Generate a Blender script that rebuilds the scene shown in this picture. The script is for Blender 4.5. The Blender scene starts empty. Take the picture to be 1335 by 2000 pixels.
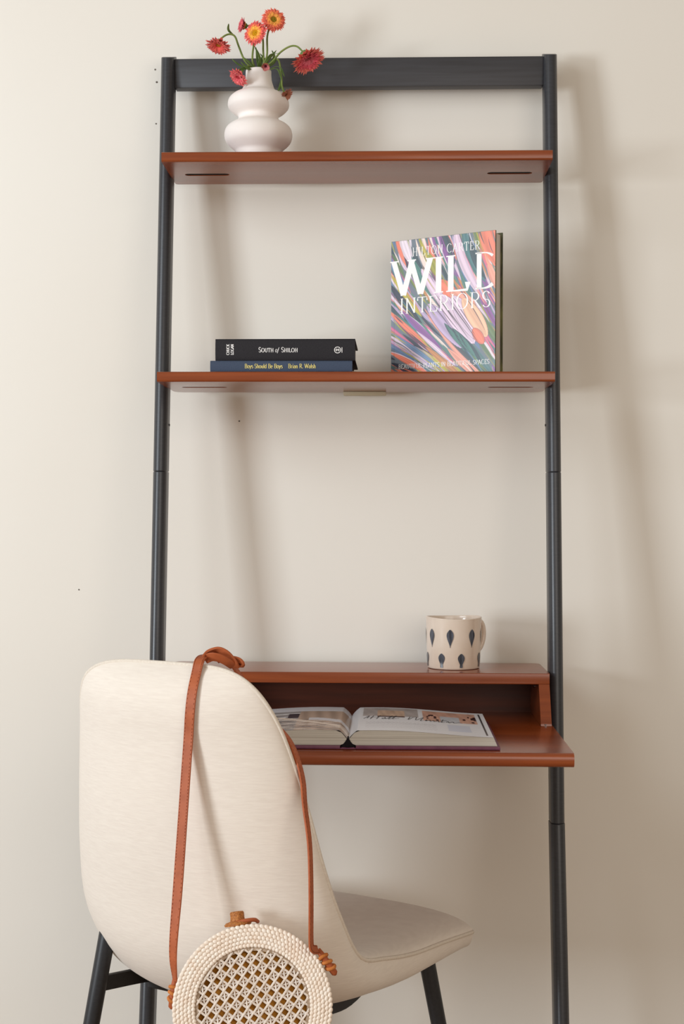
import bpy, bmesh, math, random
import numpy as np
from mathutils import Vector, Matrix
random.seed(7)
S = bpy.context.scene
C = S.collection
PI = math.pi

# ------------------------------------------------------------------ camera
def make_camera():
    yaw, roll, pitch = .0323, .0026, .0008
    r = Vector((math.cos(yaw), math.sin(yaw), 0)); w = Vector((-math.sin(yaw), math.cos(yaw), 0)); u = Vector((0, 0, 1))
    w, u = w*math.cos(pitch)+u*math.sin(pitch), u*math.cos(pitch)-w*math.sin(pitch)
    r, u = r*math.cos(roll)+u*math.sin(roll), u*math.cos(roll)-r*math.sin(roll)
    cd = bpy.data.cameras.new('camera'); co = bpy.data.objects.new('camera', cd); C.objects.link(co)
    cd.sensor_fit = 'VERTICAL'; cd.sensor_height = 36; cd.lens = 2727/2000*36
    m = Matrix((r, u, -w)).transposed().to_4x4(); m.translation = Vector((.0555, -2.6, 1.115))
    co.matrix_world = m
    cd.dof.use_dof = False
    S.camera = co
make_camera()

# ------------------------------------------------------------------ light
wd = bpy.data.worlds.new('world'); S.world = wd; wd.use_nodes = True
wd.node_tree.nodes['Background'].inputs[0].default_value = (1.0, .865, .70, 1)
wd.node_tree.nodes['Background'].inputs[1].default_value = .36
def area(name, loc, target, sx, sy, power, col):
    l = bpy.data.lights.new(name, 'AREA'); l.shape = 'RECTANGLE'; l.size = sx; l.size_y = sy
    l.energy = power; l.color = col
    o = bpy.data.objects.new(name, l); C.objects.link(o)
    o.location = loc
    o.rotation_euler = (Vector(target)-Vector(loc)).to_track_quat('-Z', 'Y').to_euler()
    return o
area('window_light', (-3.45, -3.0, 1.15), (0, 0, 1.2), .75, 1.05, 90, (.85, .93, 1.0))
area('sky_fill', (-2.1, -2.2, 2.35), (-.5, 0, 1.6), 1.6, 1.1, 31, (.85, .93, 1.0))
area('room_fill', (1.1, -3.0, 1.55), (.2, 0, .6), 2.0, 1.6, 21, (1.0, .92, .84))
S.view_settings.view_transform = 'Standard'; S.view_settings.look = 'None'
S.view_settings.exposure = 0.04; S.view_settings.gamma = 1.0
S.view_settings.use_curve_mapping = False

# ------------------------------------------------------------------ helpers
def lin(c):
    return tuple(((v/255)/12.92 if v/255 <= .04045 else ((v/255+.055)/1.055)**2.4) for v in c)
def mat(name, rgb, rough=.5, spec=.5, noise=None, bump=None, coat=0, sheen=0, attr=None, metallic=0):
    """noise=(scale xyz, rgb2, detail) mixes a second colour; bump=(scale xyz, strength, distance)"""
    m = bpy.data.materials.new(name); m.use_nodes = True
    nt = m.node_tree; b = nt.nodes['Principled BSDF']
    b.inputs['Base Color'].default_value = (*lin(rgb), 1)
    b.inputs['Roughness'].default_value = rough
    b.inputs['Specular IOR Level'].default_value = spec
    b.inputs['Metallic'].default_value = metallic
    b.inputs['Coat Weight'].default_value = coat; b.inputs['Coat Roughness'].default_value = .15
    b.inputs['Sheen Weight'].default_value = sheen
    tc = nt.nodes.new('ShaderNodeTexCoord')
    def nz(scale, detail=4):
        mp = nt.nodes.new('ShaderNodeMapping'); mp.inputs['Scale'].default_value = scale
        nt.links.new(tc.outputs['Object'], mp.inputs[0])
        n = nt.nodes.new('ShaderNodeTexNoise'); n.inputs['Scale'].default_value = 1; n.inputs['Detail'].default_value = detail
        nt.links.new(mp.outputs[0], n.inputs['Vector']); return n
    if noise:
        n = nz(noise[0], noise[2] if len(noise) > 2 else 4)
        rp = nt.nodes.new('ShaderNodeValToRGB')
        rp.color_ramp.elements[0].position = .33; rp.color_ramp.elements[1].position = .67
        rp.color_ramp.elements[0].color = (*lin(rgb), 1); rp.color_ramp.elements[1].color = (*lin(noise[1]), 1)
        nt.links.new(n.outputs['Fac'], rp.inputs[0]); nt.links.new(rp.outputs[0], b.inputs['Base Color'])
    if attr:
        a = nt.nodes.new('ShaderNodeAttribute'); a.attribute_name = attr
        nt.links.new(a.outputs['Color'], b.inputs['Base Color'])
    if bump:
        n = nz(bump[0], 3); bp = nt.nodes.new('ShaderNodeBump')
        bp.inputs['Strength'].default_value = bump[1]; bp.inputs['Distance'].default_value = bump[2]
        nt.links.new(n.outputs['Fac'], bp.inputs['Height']); nt.links.new(bp.outputs[0], b.inputs['Normal'])
    return m
M = {}
M['wall'] = mat('wall_paint', (233, 228, 219), .62, .3, noise=((1.5, 1.5, 1.5), (231, 225, 215)), bump=((60, 60, 60), .05, .002))
M['floor'] = mat('floor_wood', (160, 134, 108), .5, .4, noise=((3, 30, 3), (140, 114, 90)))
M['post'] = mat('charcoal_paint', (56, 57, 61), .34, .5, noise=((90, 90, 400), (50, 51, 55)), bump=((500, 500, 500), .12, .0004))
M['rail'] = mat('charcoal_rail', (62, 62, 66), .5, .5, noise=((8, 120, 160), (55, 54, 57)))
M['wood'] = mat('cherry_wood', (143, 68, 29), .26, .45, noise=((5, 60, 90), (122, 54, 21), 6), bump=((8, 120, 160), .04, .0005), coat=.4)
M['shaded_wood'] = mat('shaded_back_board', (88, 40, 22), .45, .3, noise=((5, 60, 90), (70, 30, 16), 6))  # shade of the hutch recess painted into the board colour
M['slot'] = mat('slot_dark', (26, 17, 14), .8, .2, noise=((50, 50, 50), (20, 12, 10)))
M['bracket'] = mat('bracket_plastic', (196, 184, 156), .5, .4, noise=((40, 40, 40), (190, 178, 150)))
M['steel'] = mat('screw_steel', (150, 150, 152), .3, .5, noise=((80, 80, 80), (130, 130, 132)), metallic=1)
M['ceramic'] = mat('matte_ceramic', (241, 233, 228), .6, .35, noise=((30, 30, 30), (238, 229, 223)), bump=((250, 250, 250), .12, .0006))
M['stem'] = mat('stem_green', (128, 140, 72), .6, .3, noise=((60, 60, 60), (104, 122, 58)))
M['leaf'] = mat('leaf_green', (78, 108, 52), .55, .3, noise=((80, 80, 80), (110, 134, 72)))
M['petal'] = mat('petal', (230, 90, 60), .6, .2, attr='Col')
M['fabric'] = mat('cream_fabric', (232, 222, 210), .9, .15, noise=((45, 45, 420), (226, 215, 203), 5), bump=((90, 90, 700), .18, .0010), sheen=.25)
M['pipe'] = mat('cream_piping', (226, 216, 202), .9, .15, noise=((300, 300, 300), (216, 204, 190)))
M['metal'] = mat('black_powder_coat', (44, 45, 48), .42, .4, noise=((200, 200, 200), (38, 39, 42)))
M['leather'] = mat('tan_leather', (176, 92, 52), .55, .35, noise=((60, 60, 60), (160, 80, 42)), bump=((400, 400, 400), .2, .0006))
M['leatheredge'] = mat('raw_leather', (206, 128, 66), .75, .2, noise=((150, 150, 150), (180, 104, 50)))
M['stitch'] = mat('stitch_thread', (120, 54, 28), .8, .2, noise=((100, 100, 100), (110, 48, 24)))
M['rattan'] = mat('white_rattan', (246, 235, 222), .55, .4, noise=((120, 120, 120), (236, 217, 198)))
M['rattan_dark'] = mat('rattan_gap', (186, 164, 142), .8, .2, noise=((120, 120, 120), (140, 116, 92)))
M['cane'] = mat('white_cane', (240, 230, 220), .5, .4, noise=((90, 90, 90), (230, 216, 202)))
M['lining'] = mat('ochre_lining', (176, 118, 44), .9, .1, noise=((160, 160, 160), (140, 88, 28)))
M['wicker'] = mat('brown_wicker', (196, 128, 66), .6, .3, noise=((500, 500, 500), (140, 80, 36)), bump=((600, 600, 600), .5, .001))
M['mug'] = mat('mug_glaze', (226, 210, 194), .18, .5, noise=((14, 14, 14), (216, 196, 178)), coat=.4)
M['mugspot'] = mat('mug_spot', (38, 42, 52), .2, .5, noise=((260, 260, 40), (92, 96, 108)), coat=.4)
M['page'] = mat('page_edges', (202, 196, 184), .85, .15, noise=((4, 4, 900), (168, 160, 148)), bump=((3, 3, 1200), .3, .0006))
M['pagev'] = mat('page_edges_upright', (222, 212, 204), .85, .15, noise=((4, 900, 4), (190, 180, 170)))
M['paper'] = mat('coated_paper', (232, 232, 234), .28, .5, attr='Col')
M['blackcloth'] = mat('black_bookcloth', (46, 44, 47), .75, .25, noise=((900, 900, 900), (36, 34, 38)), bump=((1200, 1200, 1200), .2, .0004))
M['bluecloth'] = mat('blue_bookcloth', (72, 84, 104), .75, .25, noise=((900, 300, 900), (60, 70, 90)), bump=((1200, 1200, 1200), .2, .0004))
M['plum'] = mat('plum_cover', (112, 60, 82), .5, .4, noise=((60, 60, 60), (98, 50, 72)))
M['coverprint'] = mat('cover_print', (200, 150, 160), .35, .45, attr='Col')
M['white'] = mat('white_print', (250, 248, 246), .4, .4, noise=((60, 60, 60), (246, 244, 242)))
M['gold'] = mat('gold_print', (236, 220, 140), .4, .4, noise=((60, 60, 60), (220, 204, 124)))
M['ink'] = mat('black_print', (34, 32, 34), .5, .3, noise=((60, 60, 60), (28, 26, 28)))
M['darkcard'] = mat('dark_backcover', (34, 36, 38), .4, .4, noise=((60, 60, 18), (120, 120, 70), 5))
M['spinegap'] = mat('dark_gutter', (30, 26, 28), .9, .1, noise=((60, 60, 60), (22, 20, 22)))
M['mark'] = mat('nail_hole_dark', (120, 112, 104), .9, .1, noise=((60, 60, 60), (100, 92, 84)))

def obj(name, bm_or_me, material, parent=None, smooth=False, auto=None, label=None, kind=None):
    if isinstance(bm_or_me, bmesh.types.BMesh):
        me = bpy.data.meshes.new(name); bm_or_me.normal_update(); bm_or_me.to_mesh(me); bm_or_me.free()
    else: me = bm_or_me
    if material: me.materials.append(M[material] if isinstance(material, str) else material)
    if smooth:
        me.polygons.foreach_set('use_smooth', [True]*len(me.polygons))
        if auto is not None:
            me.set_sharp_from_angle(angle=math.radians(auto))
    o = bpy.data.objects.new(name, me); C.objects.link(o)
    if parent: o.parent = parent
    if label: o['label'] = label
    if kind: o['kind'] = kind
    return o
def thing(name, label, cat, loc=(0, 0, 0), rz=0, group=None):
    o = bpy.data.objects.new(name, None); C.objects.link(o)
    o.empty_display_size = .05
    o.location = loc; o.rotation_euler = (0, 0, rz)
    o['label'] = label; o['category'] = cat
    if group: o['group'] = group
    return o
def box(bm, x0, x1, y0, y1, z0, z1, mtx=None, bev=0, seg=2):
    vs = [bm.verts.new(((x0, x1)[i], (y0, y1)[j], (z0, z1)[k])) for i in (0, 1) for j in (0, 1) for k in (0, 1)]
    f = [(0, 1, 3, 2), (4, 6, 7, 5), (0, 4, 5, 1), (2, 3, 7, 6), (0, 2, 6, 4), (1, 5, 7, 3)]
    fs = [bm.faces.new([vs[i] for i in q]) for q in f]
    geo = list(vs)
    if bev:
        es = list({e for fc in fs for e in fc.edges})
        r = bmesh.ops.bevel(bm, geom=es, offset=bev, segments=seg, affect='EDGES', profile=.5)
        geo = list({v for fc in r['faces'] for v in fc.verts} | {v for v in vs if v.is_valid})
    if mtx: bmesh.ops.transform(bm, matrix=mtx, verts=geo)
    return geo
def prism(bm, pts, y0, y1, axis='y'):
    """polygon in xz extruded along y (axis y), or xy along z (axis z), or yz along x (axis x)"""
    def P(a, b, t):
        return (a, t, b) if axis == 'y' else ((a, b, t) if axis == 'z' else (t, a, b))
    A = [bm.verts.new(P(a, b, y0)) for a, b in pts]; B = [bm.verts.new(P(a, b, y1)) for a, b in pts]
    n = len(pts)
    bm.faces.new(A); bm.faces.new(B[::-1])
    for i in range(n): bm.faces.new((A[i], B[i], B[(i+1) % n], A[(i+1) % n]))
    bmesh.ops.recalc_face_normals(bm, faces=bm.faces)
def tube(bm, pts, rad, n=12, cap=True):
    pts = [Vector(p) for p in pts]; R = rad if isinstance(rad, (list, tuple)) else [rad]*len(pts)
    t = (pts[1]-pts[0]).normalized(); up = Vector((0, 0, 1)) if abs(t.z) < .9 else Vector((1, 0, 0))
    a = t.cross(up).normalized(); rings = []
    for i, p in enumerate(pts):
        t = (pts[min(i+1, len(pts)-1)]-pts[max(i-1, 0)]).normalized()
        a = (a-t*a.dot(t)).normalized(); b = t.cross(a)
        rings.append([bm.verts.new(p+(a*math.cos(2*PI*k/n)+b*math.sin(2*PI*k/n))*R[i]) for k in range(n)])
    for q in range(len(rings)-1):
        for k in range(n): bm.faces.new((rings[q][k], rings[q][(k+1) % n], rings[q+1][(k+1) % n], rings[q+1][k]))
    if cap: bm.faces.new(rings[0][::-1]); bm.faces.new(rings[-1])
def lathe(bm, prof, n=64, cx=0, cy=0, closed_bottom=True):
    rings = []
    for r, z in prof:
        rings.append([bm.verts.new((cx+r*math.cos(2*PI*k/n), cy+r*math.sin(2*PI*k/n), z)) for k in range(n)])
    for a, b in zip(rings, rings[1:]):
        for k in range(n): bm.faces.new((a[k], a[(k+1) % n], b[(k+1) % n], b[k]))
    if closed_bottom: bm.faces.new(rings[0][::-1]); bm.faces.new(rings[-1])
def spline(pts, m):
    """Catmull-Rom through points, m samples per span"""
    P = [np.array(p, float) for p in pts]; P = [2*P[0]-P[1]]+P+[2*P[-1]-P[-2]]; out = []
    for i in range(1, len(P)-2):
        for k in range(m):
            t = k/m
            out.append(.5*((2*P[i])+(-P[i-1]+P[i+1])*t+(2*P[i-1]-5*P[i]+4*P[i+1]-P[i+2])*t*t+(-P[i-1]+3*P[i]-3*P[i+1]+P[i+2])*t**3))
    out.append(P[-2]); return out
def ribbon(bm, pts, sides, width, thick):
    """flat strap: pts path, sides = width direction per point"""
    rings = []
    n = len(pts); W = width if isinstance(width, (list, tuple)) else [width]*n
    for i in range(n):
        p = Vector(pts[i]); t = (Vector(pts[min(i+1, n-1)])-Vector(pts[max(i-1, 0)])).normalized()
        s = Vector(sides[i]); s = (s-t*s.dot(t)).normalized(); u = t.cross(s)
        h = W[i]/2; k = thick/2
        rings.append([bm.verts.new(p+s*a+u*b) for a, b in ((-h, -k*.5), (-h*.93, -k), (h*.93, -k), (h, -k*.5), (h, k*.5), (h*.93, k), (-h*.93, k), (-h, k*.5))])
    for a, b in zip(rings, rings[1:]):
        for k in range(8): bm.faces.new((a[k], a[(k+1) % 8], b[(k+1) % 8], b[k]))
    bm.faces.new(rings[0][::-1]); bm.faces.new(rings[-1])
    bmesh.ops.recalc_face_normals(bm, faces=bm.faces)

# ------------------------------------------------------------------ setting
WY = .04
bm = bmesh.new(); box(bm, -3.4, 3.2, WY, WY+.12, 0, 3.0)
wall = obj('wall_back', bm, 'wall', kind='structure')
bm = bmesh.new(); box(bm, -3.4, 3.2, -4.6, WY+.12, -.1, 0)
obj('floor', bm, 'floor', kind='structure')
for x, z, r in ((-.387, 1.957, .0016), (-.384, 1.933, .0019), (-.385, 1.854, .0014), (-.225, 1.289, .0016), (-.53, .968, .0014)):
    bm = bmesh.new(); tube(bm, [(x, WY+.002, z), (x, WY-.0006, z)], r, 10)
    obj('nail_hole', bm, 'mark', wall)

# ------------------------------------------------------------------ ladder desk
ZT = 1.115+.8526
desk = thing('ladder_desk', 'leaning ladder desk with charcoal posts, cherry wood shelves and writing surface', 'desk', (0, 0, 0))
def dfront(z):
    zb = .578
    if z >= zb: return .0367+.1*(ZT-z)
    return .0367+.1*(ZT-zb)+.2*(zb-z)
def post_segment(side, z0, z1, grow=0., top_cap=False):
    bm = bmesh.new()
    w = .0248+grow; dp = .0364+grow
    prof = [(-.5, 0)]                                   # x across, y depth from front 0 to 1 (back)
    n = 14
    prof = [(-.5, 1), (-.5, .42)]
    for k in range(n+1):
        a = PI-PI*k/n; prof.append((.5*math.cos(a), .42-.42*math.sin(a)))
    prof += [(.5, 1)]
    rings = []
    zs = [z0+.0002, z0+.0014, z1-.0014, z1-.0002]; sc = [.94, 1, 1, .94]
    for z, s in zip(zs, sc):
        cxp = side*(.3649-.0248/2)
        rg = []
        for px_, py_ in prof:
            dz = 0
            if top_cap and z > z1-.01: dz = -.012*(1-py_)   # the cut end slopes to the front
            rg.append(bm.verts.new((cxp+px_*w*s+(.0005*side*0), -dfront(z)-grow*.5+dp*(.5+(py_-.5)*s), z+dz)))
        rings.append(rg)
    m = len(prof)
    for a, b in zip(rings, rings[1:]):
        for k in range(m): bm.faces.new((a[k], a[(k+1) % m], b[(k+1) % m], b[k]))
    bm.faces.new(rings[0][::-1]); bm.faces.new(rings[-1])
    bmesh.ops.recalc_face_normals(bm, faces=bm.faces)
    return obj('post_section', bm, 'post', desk, smooth=True, auto=35)
ZJ = 1.189
for s in (-1, 1):
    post_segment(s, ZJ, ZT, 0, True)
    post_segment(s, .578, ZJ)
    post_segment(s, 0.0, .578, .0012)
# short dark cores added inside the post joints, stopping light through the seams
for s in (-1, 1):
    for z in (ZJ, .578):
        bm = bmesh.new(); xc = s*(.3649-.0124); box(bm, xc-.009, xc+.009, -dfront(z)+.010, -dfront(z)+.030, z-.008, z+.008)
        obj('seam_light_block', bm, 'slot', desk)
    bm = bmesh.new(); tube(bm, [(s*.3395, -dfront(1.274)+.027, 1.274), (s*.3385, -dfront(1.274)+.027, 1.274)], .0022, 12)
    obj('screw_hole', bm, 'slot', desk)
# top rail
bm = bmesh.new(); box(bm, -.3402, .3402, -.0235, .0020, 1.903, 1.9565, bev=.0015)
obj('top_rail', bm, 'rail', desk, smooth=True, auto=30)

def shelf_outline(hw, d, rb, back=0.0, n=8):
    """plan outline (x,y) from back to front"""
    pts = []
    for s, a0, a1 in ((1, 0, PI/2), (-1, PI/2, PI)):
        cx = s*(hw-rb); cy = back-rb
        for k in range(n+1):
            a = a0+(a1-a0)*k/n; pts.append((cx+rb*math.cos(a), cy+rb*math.sin(a)))
    pts += [(-hw, -d), (hw, -d)]
    return pts
def board(name, hw, d, z0, z1, rb, slots=(), label=None, back=0.0, bev=.004):
    bm = bmesh.new(); prism(bm, shelf_outline(hw, d, rb, back), z0, z1, 'z')
    # round over long front edges
    es = [e for e in bm.edges if abs(e.verts[0].co.z-e.verts[1].co.z) < 1e-6 and all(v.co.y < -d+.0005 for v in e.verts) and abs(e.verts[0].co.x-e.verts[1].co.x) > .1]
    bmesh.ops.bevel(bm, geom=es, offset=bev, segments=4, affect='EDGES', profile=.5)
    o = obj(name, bm, 'wood', desk, smooth=True, auto=25, label=label)
    if slots:
        cb = bmesh.new()
        for x0, x1, y, r in slots:
            pts = []
            for k in range(9): a = -PI/2+PI*k/8; pts.append((x1-r+r*math.cos(a), y+r*math.sin(a)))
            for k in range(9): a = PI/2+PI*k/8; pts.append((x0+r+r*math.cos(a), y+r*math.sin(a)))
            tmp = bmesh.new(); prism(tmp, pts, z0-.01, z0+.007, 'z')
            me = bpy.data.meshes.new('t'); tmp.to_mesh(me); tmp.free(); cb.from_mesh(me); bpy.data.meshes.remove(me)
        cut = obj('cutter', cb, None)
        md = o.modifiers.new('b', 'BOOLEAN'); md.object = cut; md.operation = 'DIFFERENCE'; md.solver = 'EXACT'
        dg = bpy.context.evaluated_depsgraph_get(); dg.update()
        me = bpy.data.meshes.new_from_object(o.evaluated_get(dg))
        o.modifiers.clear(); old = o.data; o.data = me; bpy.data.meshes.remove(old)
        cm = cut.data; bpy.data.objects.remove(cut); bpy.data.meshes.remove(cm)
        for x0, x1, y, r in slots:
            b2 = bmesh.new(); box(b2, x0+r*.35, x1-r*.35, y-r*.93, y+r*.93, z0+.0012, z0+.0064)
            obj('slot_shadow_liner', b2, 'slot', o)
    return o
HW = .3392
Z1 = 1.115+.6139; Z2 = 1.115+.225; ZH = .8375; ZD = .7509
T = .0178
board('shelf', HW+.0015, .1685, Z1, Z1+T, .006, [(-.313, -.232, -.074, .0080), (.234, .315, -.074, .0080)])
board('shelf', HW+.0015, .2105, Z2, Z2+T, .022, [(-.313, -.232, -.105, .0080), (.234, .315, -.105, .0080)])
board('hutch_top', HW-.0015, .167, ZH-.019, ZH, .014, bev=.0015)
board('writing_surface', HW+.001, .472, ZD-.022, ZD, .01, bev=.0085)
bm = bmesh.new(); box(bm, -.026, .053, -.022, .012, Z2-.006, Z2, bev=.0015)
obj('wall_bracket', bm, 'bracket', desk, smooth=True, auto=30)
# hutch sides and back
for s in (-1, 1):
    bm = bmesh.new()
    x0, x1 = sorted((s*(HW-.0015), s*(HW-.0200)))
    prism(bm, [(-.02, ZD+.0005), (-.2015, ZD+.0005), (-.2005, ZD+.004), (-.166, ZH-.019), (-.02, ZH-.019)], x0, x1, 'x')
    sp = obj('side_panel', bm, 'wood', desk)
    bm = bmesh.new(); xs = s*(HW-.0200)
    tube(bm, [(xs, -.10, ZH-.030), (xs-s*.0016, -.10, ZH-.030)], .003, 12)
    obj('screw', bm, 'steel', sp)
    bm = bmesh.new(); tube(bm, [(s*(HW-.012), -.197, ZD), (s*(HW-.012), -.197, ZD+.0035)], .0045, 12)
    obj('foot_pin', bm, 'steel', sp)
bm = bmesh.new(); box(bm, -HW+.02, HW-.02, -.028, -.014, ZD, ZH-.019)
obj('back_panel', bm, 'shaded_wood', desk)

# ------------------------------------------------------------------ vase
VX, VY = -.1785, -.085; VZ = Z1+T
va = thing('vase', 'white matte ceramic vase with two bulging rings on the top shelf', 'vase', (VX, VY, VZ))
oc = [(.030, .000), (.036, .001), (.0375, .010), (.0405, .020), (.047, .0262), (.0575, .0365), (.0613, .048), (.0592, .060), (.0520, .068), (.0400, .0745),
      (.0362, .0800), (.0372, .0855), (.0455, .0905), (.0535, .0985), (.0553, .1060), (.0530, .1150), (.0455, .1225), (.0345, .1280), (.0295, .1325),
      (.0265, .1400), (.0242, .1480), (.0232, .1570), (.0230, .1655), (.0222, .1668), (.0208, .1660), (.0205, .150), (.025, .132), (.045, .110), (.045, .10), (.030, .08), (.05, .05), (.03, .008), (.0, .006)]
pr = spline([(r, z) for r, z in oc[:24]], 3)+[np.array(q) for q in oc[24:-1]]+[np.array((.0005, .006))]
bm = bmesh.new(); lathe(bm, [(p[0], p[1]) for p in pr], 72)
obj('vase_body', bm, 'ceramic', va, smooth=True)

# ------------------------------------------------------------------ flowers
def flower_bm(radius, layers, cols, ccol, cup, spiky=1.0, seed=0):
    """strawflower head facing +Z; cols outer->inner; returns petals bm, centre bm"""
    rnd = random.Random(seed)
    bm = bmesh.new(); col = bm.loops.layers.float_color.new('Col')
    radius *= 1.04
    for L in range(layers):
        f = L/(max(layers-1, 1))
        n = int(42-10*f); rr = radius*(1.0-.50*f); el = cup[0]+(cup[1]-cup[0])*f
        c0 = np.array(lin(cols[min(int(f*len(cols)), len(cols)-1)]))*.84+np.array(lin((246, 180, 160)))*.14
        for k in range(n):
            a = 2*PI*(k+.5*(L % 2)+rnd.uniform(-.18, .18))/n
            e = el+rnd.uniform(-.14, .14); ln = rr*rnd.uniform(.88, 1.07); w = radius*.088*(1.15-.25*f)
            d = Vector((math.cos(a)*math.cos(e), math.sin(a)*math.cos(e), math.sin(e)))
            s = Vector((-math.sin(a), math.cos(a), 0)); u = d.cross(s)*-1
            b = Vector((0, 0, .10*radius*f))+Vector((math.cos(a), math.sin(a), 0))*radius*.22
            v = []
            for t, ww, h in ((0, .45, 0), (.45, 1.0, -.05), (.8, .72, -.02), (1.0, .03, .09)):
                p = b+d*(ln-radius*.22)*t+u*(h*radius*spiky)
                v.append([bm.verts.new(p-s*w*ww), bm.verts.new(p+u*(-.02*radius)), bm.verts.new(p+s*w*ww)])
            shade = rnd.uniform(.82, 1.12)
            for i in range(3):
                for j in range(2):
                    fc = bm.faces.new((v[i][j], v[i][j+1], v[i+1][j+1], v[i+1][j]))
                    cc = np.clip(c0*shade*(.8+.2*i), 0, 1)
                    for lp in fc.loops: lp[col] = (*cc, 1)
    cb = bmesh.new(); cl = cb.loops.layers.float_color.new('Col')
    for k in range(60):
        r_ = radius*.40*math.sqrt(k/60); a = k*2.39996
        p = Vector((r_*math.cos(a), r_*math.sin(a), radius*.16-.25*r_*r_/radius))
        bmesh.ops.create_icosphere(cb, subdivisions=1, radius=radius*.064, matrix=Matrix.Translation(p))
    base = np.array(lin(ccol))
    for fc in cb.faces:
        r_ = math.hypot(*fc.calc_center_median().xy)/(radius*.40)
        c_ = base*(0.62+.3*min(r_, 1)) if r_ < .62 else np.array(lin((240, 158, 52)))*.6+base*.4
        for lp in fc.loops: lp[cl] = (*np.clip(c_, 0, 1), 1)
    return bm, cb
def W2(px_, py_, dy=0):
    """vase-plane point: millimetre grid read off the arrangement"""
    P = Vector((-.1785+(px_-505)/1084, -.085, 1.9145+(137-py_)/1084)); E0 = Vector((.0555, -2.6, 1.115))
    return E0+(P-E0)*((2.515+dy)/2.515)
stemv = [('orange-red', 0)]
FL = [
 ('strawflower', 'wide open orange strawflower with an olive-yellow eye, highest in the vase', (535, 37), -.030, (.28, -.95, .10), .0215, 6,
  [(222, 84, 62), (232, 104, 58), (238, 128, 50), (240, 158, 44)], (170, 140, 30), (.12, .75), [(508, 140), (521, 110), (522, 70), (530, 45)]),
 ('strawflower', 'orange-red strawflower with a yellow eye, just left of and below the highest bloom', (497, 63), -.034, (-.42, -.9, .05), .0225, 6,
  [(206, 56, 60), (226, 72, 58), (240, 120, 40), (244, 170, 30)], (240, 176, 20), (.15, .8), [(500, 140), (493, 118), (495, 90), (500, 70)]),
 ('strawflower', 'small crimson strawflower in profile, left of the orange-red bloom', (474, 49), -.004, (-.88, -.46, .12), .0165, 5,
  [(190, 44, 70), (206, 60, 84), (220, 84, 96)], (210, 120, 60), (.75, 1.2), [(516, 140), (514, 100), (513, 75), (505, 50), (482, 50)]),
 ('strawflower', 'coral-pink strawflower nodding at the far left on an arched stem', (426, 88), -.022, (-.15, -.36, -.92), .0235, 6,
  [(206, 70, 70), (220, 84, 84), (226, 80, 66), (226, 60, 60)], (226, 150, 50), (.5, 1.15), [(500, 145), (478, 118), (466, 90), (458, 70), (446, 66), (434, 72)]),
 ('strawflower', 'large crimson strawflower drooping at the far right of the bunch', (601, 116), -.028, (.42, -.34, -.84), .0330, 8,
  [(238, 116, 108), (228, 72, 100), (222, 60, 98), (226, 100, 128)], (214, 110, 120), (.62, 1.35), [(508, 142), (532, 120), (548, 102), (566, 91), (580, 91), (592, 102)]),
 ('strawflower', 'pinkish red strawflower hanging beside the neck of the vase on its left', (465, 151), -.036, (-.45, -.45, -.78), .0190, 6,
  [(206, 66, 76), (220, 84, 92), (226, 104, 110), (214, 60, 84)], (220, 70, 80), (.4, 1.2), [(498, 143), (490, 130), (480, 131), (472, 140)]),
 ('flower_bud', 'small closed dusky pink bud resting on the rim of the vase', (519, 129), -.050, (.05, -.72, -.68), .0115, 4,
  [(170, 84, 84), (190, 110, 110), (150, 60, 84)], (130, 40, 70), (1.1, 1.35), [(512, 142), (513, 128), (517, 124)]),
 ('strawflower', 'withered brown strawflower hanging low behind the shoulder of the vase', (559, 186), -.022, (.62, -.35, -.68), .0150, 4,
  [(170, 100, 84), (190, 126, 104), (170, 108, 84)], (150, 92, 60), (.55, 1.1), [(512, 143), (536, 118), (545, 120), (550, 150), (551, 168)]),
]
for i, (nm, lab, (fx, fy), dy, dirv, rad, lay, cols, cc, cup, st) in enumerate(FL):
    base = W2(st[0][0], st[0][1], 0)
    t = thing(nm, lab, 'flower', base, 0, 'strawflowers in the white vase' if nm == 'strawflower' else None)
    head = W2(fx, fy, dy)-base; d = Vector(dirv).normalized()
    pb, cb = flower_bm(rad, lay, cols, cc, cup, seed=i)
    mx = Matrix.Translation(head-d*rad*.25) @ d.to_track_quat('Z', 'Y').to_matrix().to_4x4()
    bmesh.ops.transform(pb, matrix=mx, verts=pb.verts); bmesh.ops.transform(cb, matrix=mx, verts=cb.verts)
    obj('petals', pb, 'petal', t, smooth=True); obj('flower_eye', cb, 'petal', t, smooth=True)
    n = len(st)
    P = [Vector((-.0005*i, .002*(i % 3-1), -.035))]+[W2(a, b, dy*(k/(n))) - base for k, (a, b) in enumerate(st)]+[head-d*rad*.3]
    pts = spline([tuple(p) for p in P], 6)
    bm = bmesh.new(); tube(bm, pts, [.0019-.0004*k/len(pts) for k in range(len(pts))], 8)
    obj('stem', bm, 'stem', t, smooth=True)
    # green bracts behind the head
    bm = bmesh.new()
    bmesh.ops.create_icosphere(bm, subdivisions=2, radius=rad*.34, matrix=Matrix.Translation(head-d*rad*.32) @ d.to_track_quat('Z', 'Y').to_matrix().to_4x4() @ Matrix.Diagonal((1, 1, .6, 1)))
    obj('calyx', bm, 'leaf', t, smooth=True)
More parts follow.
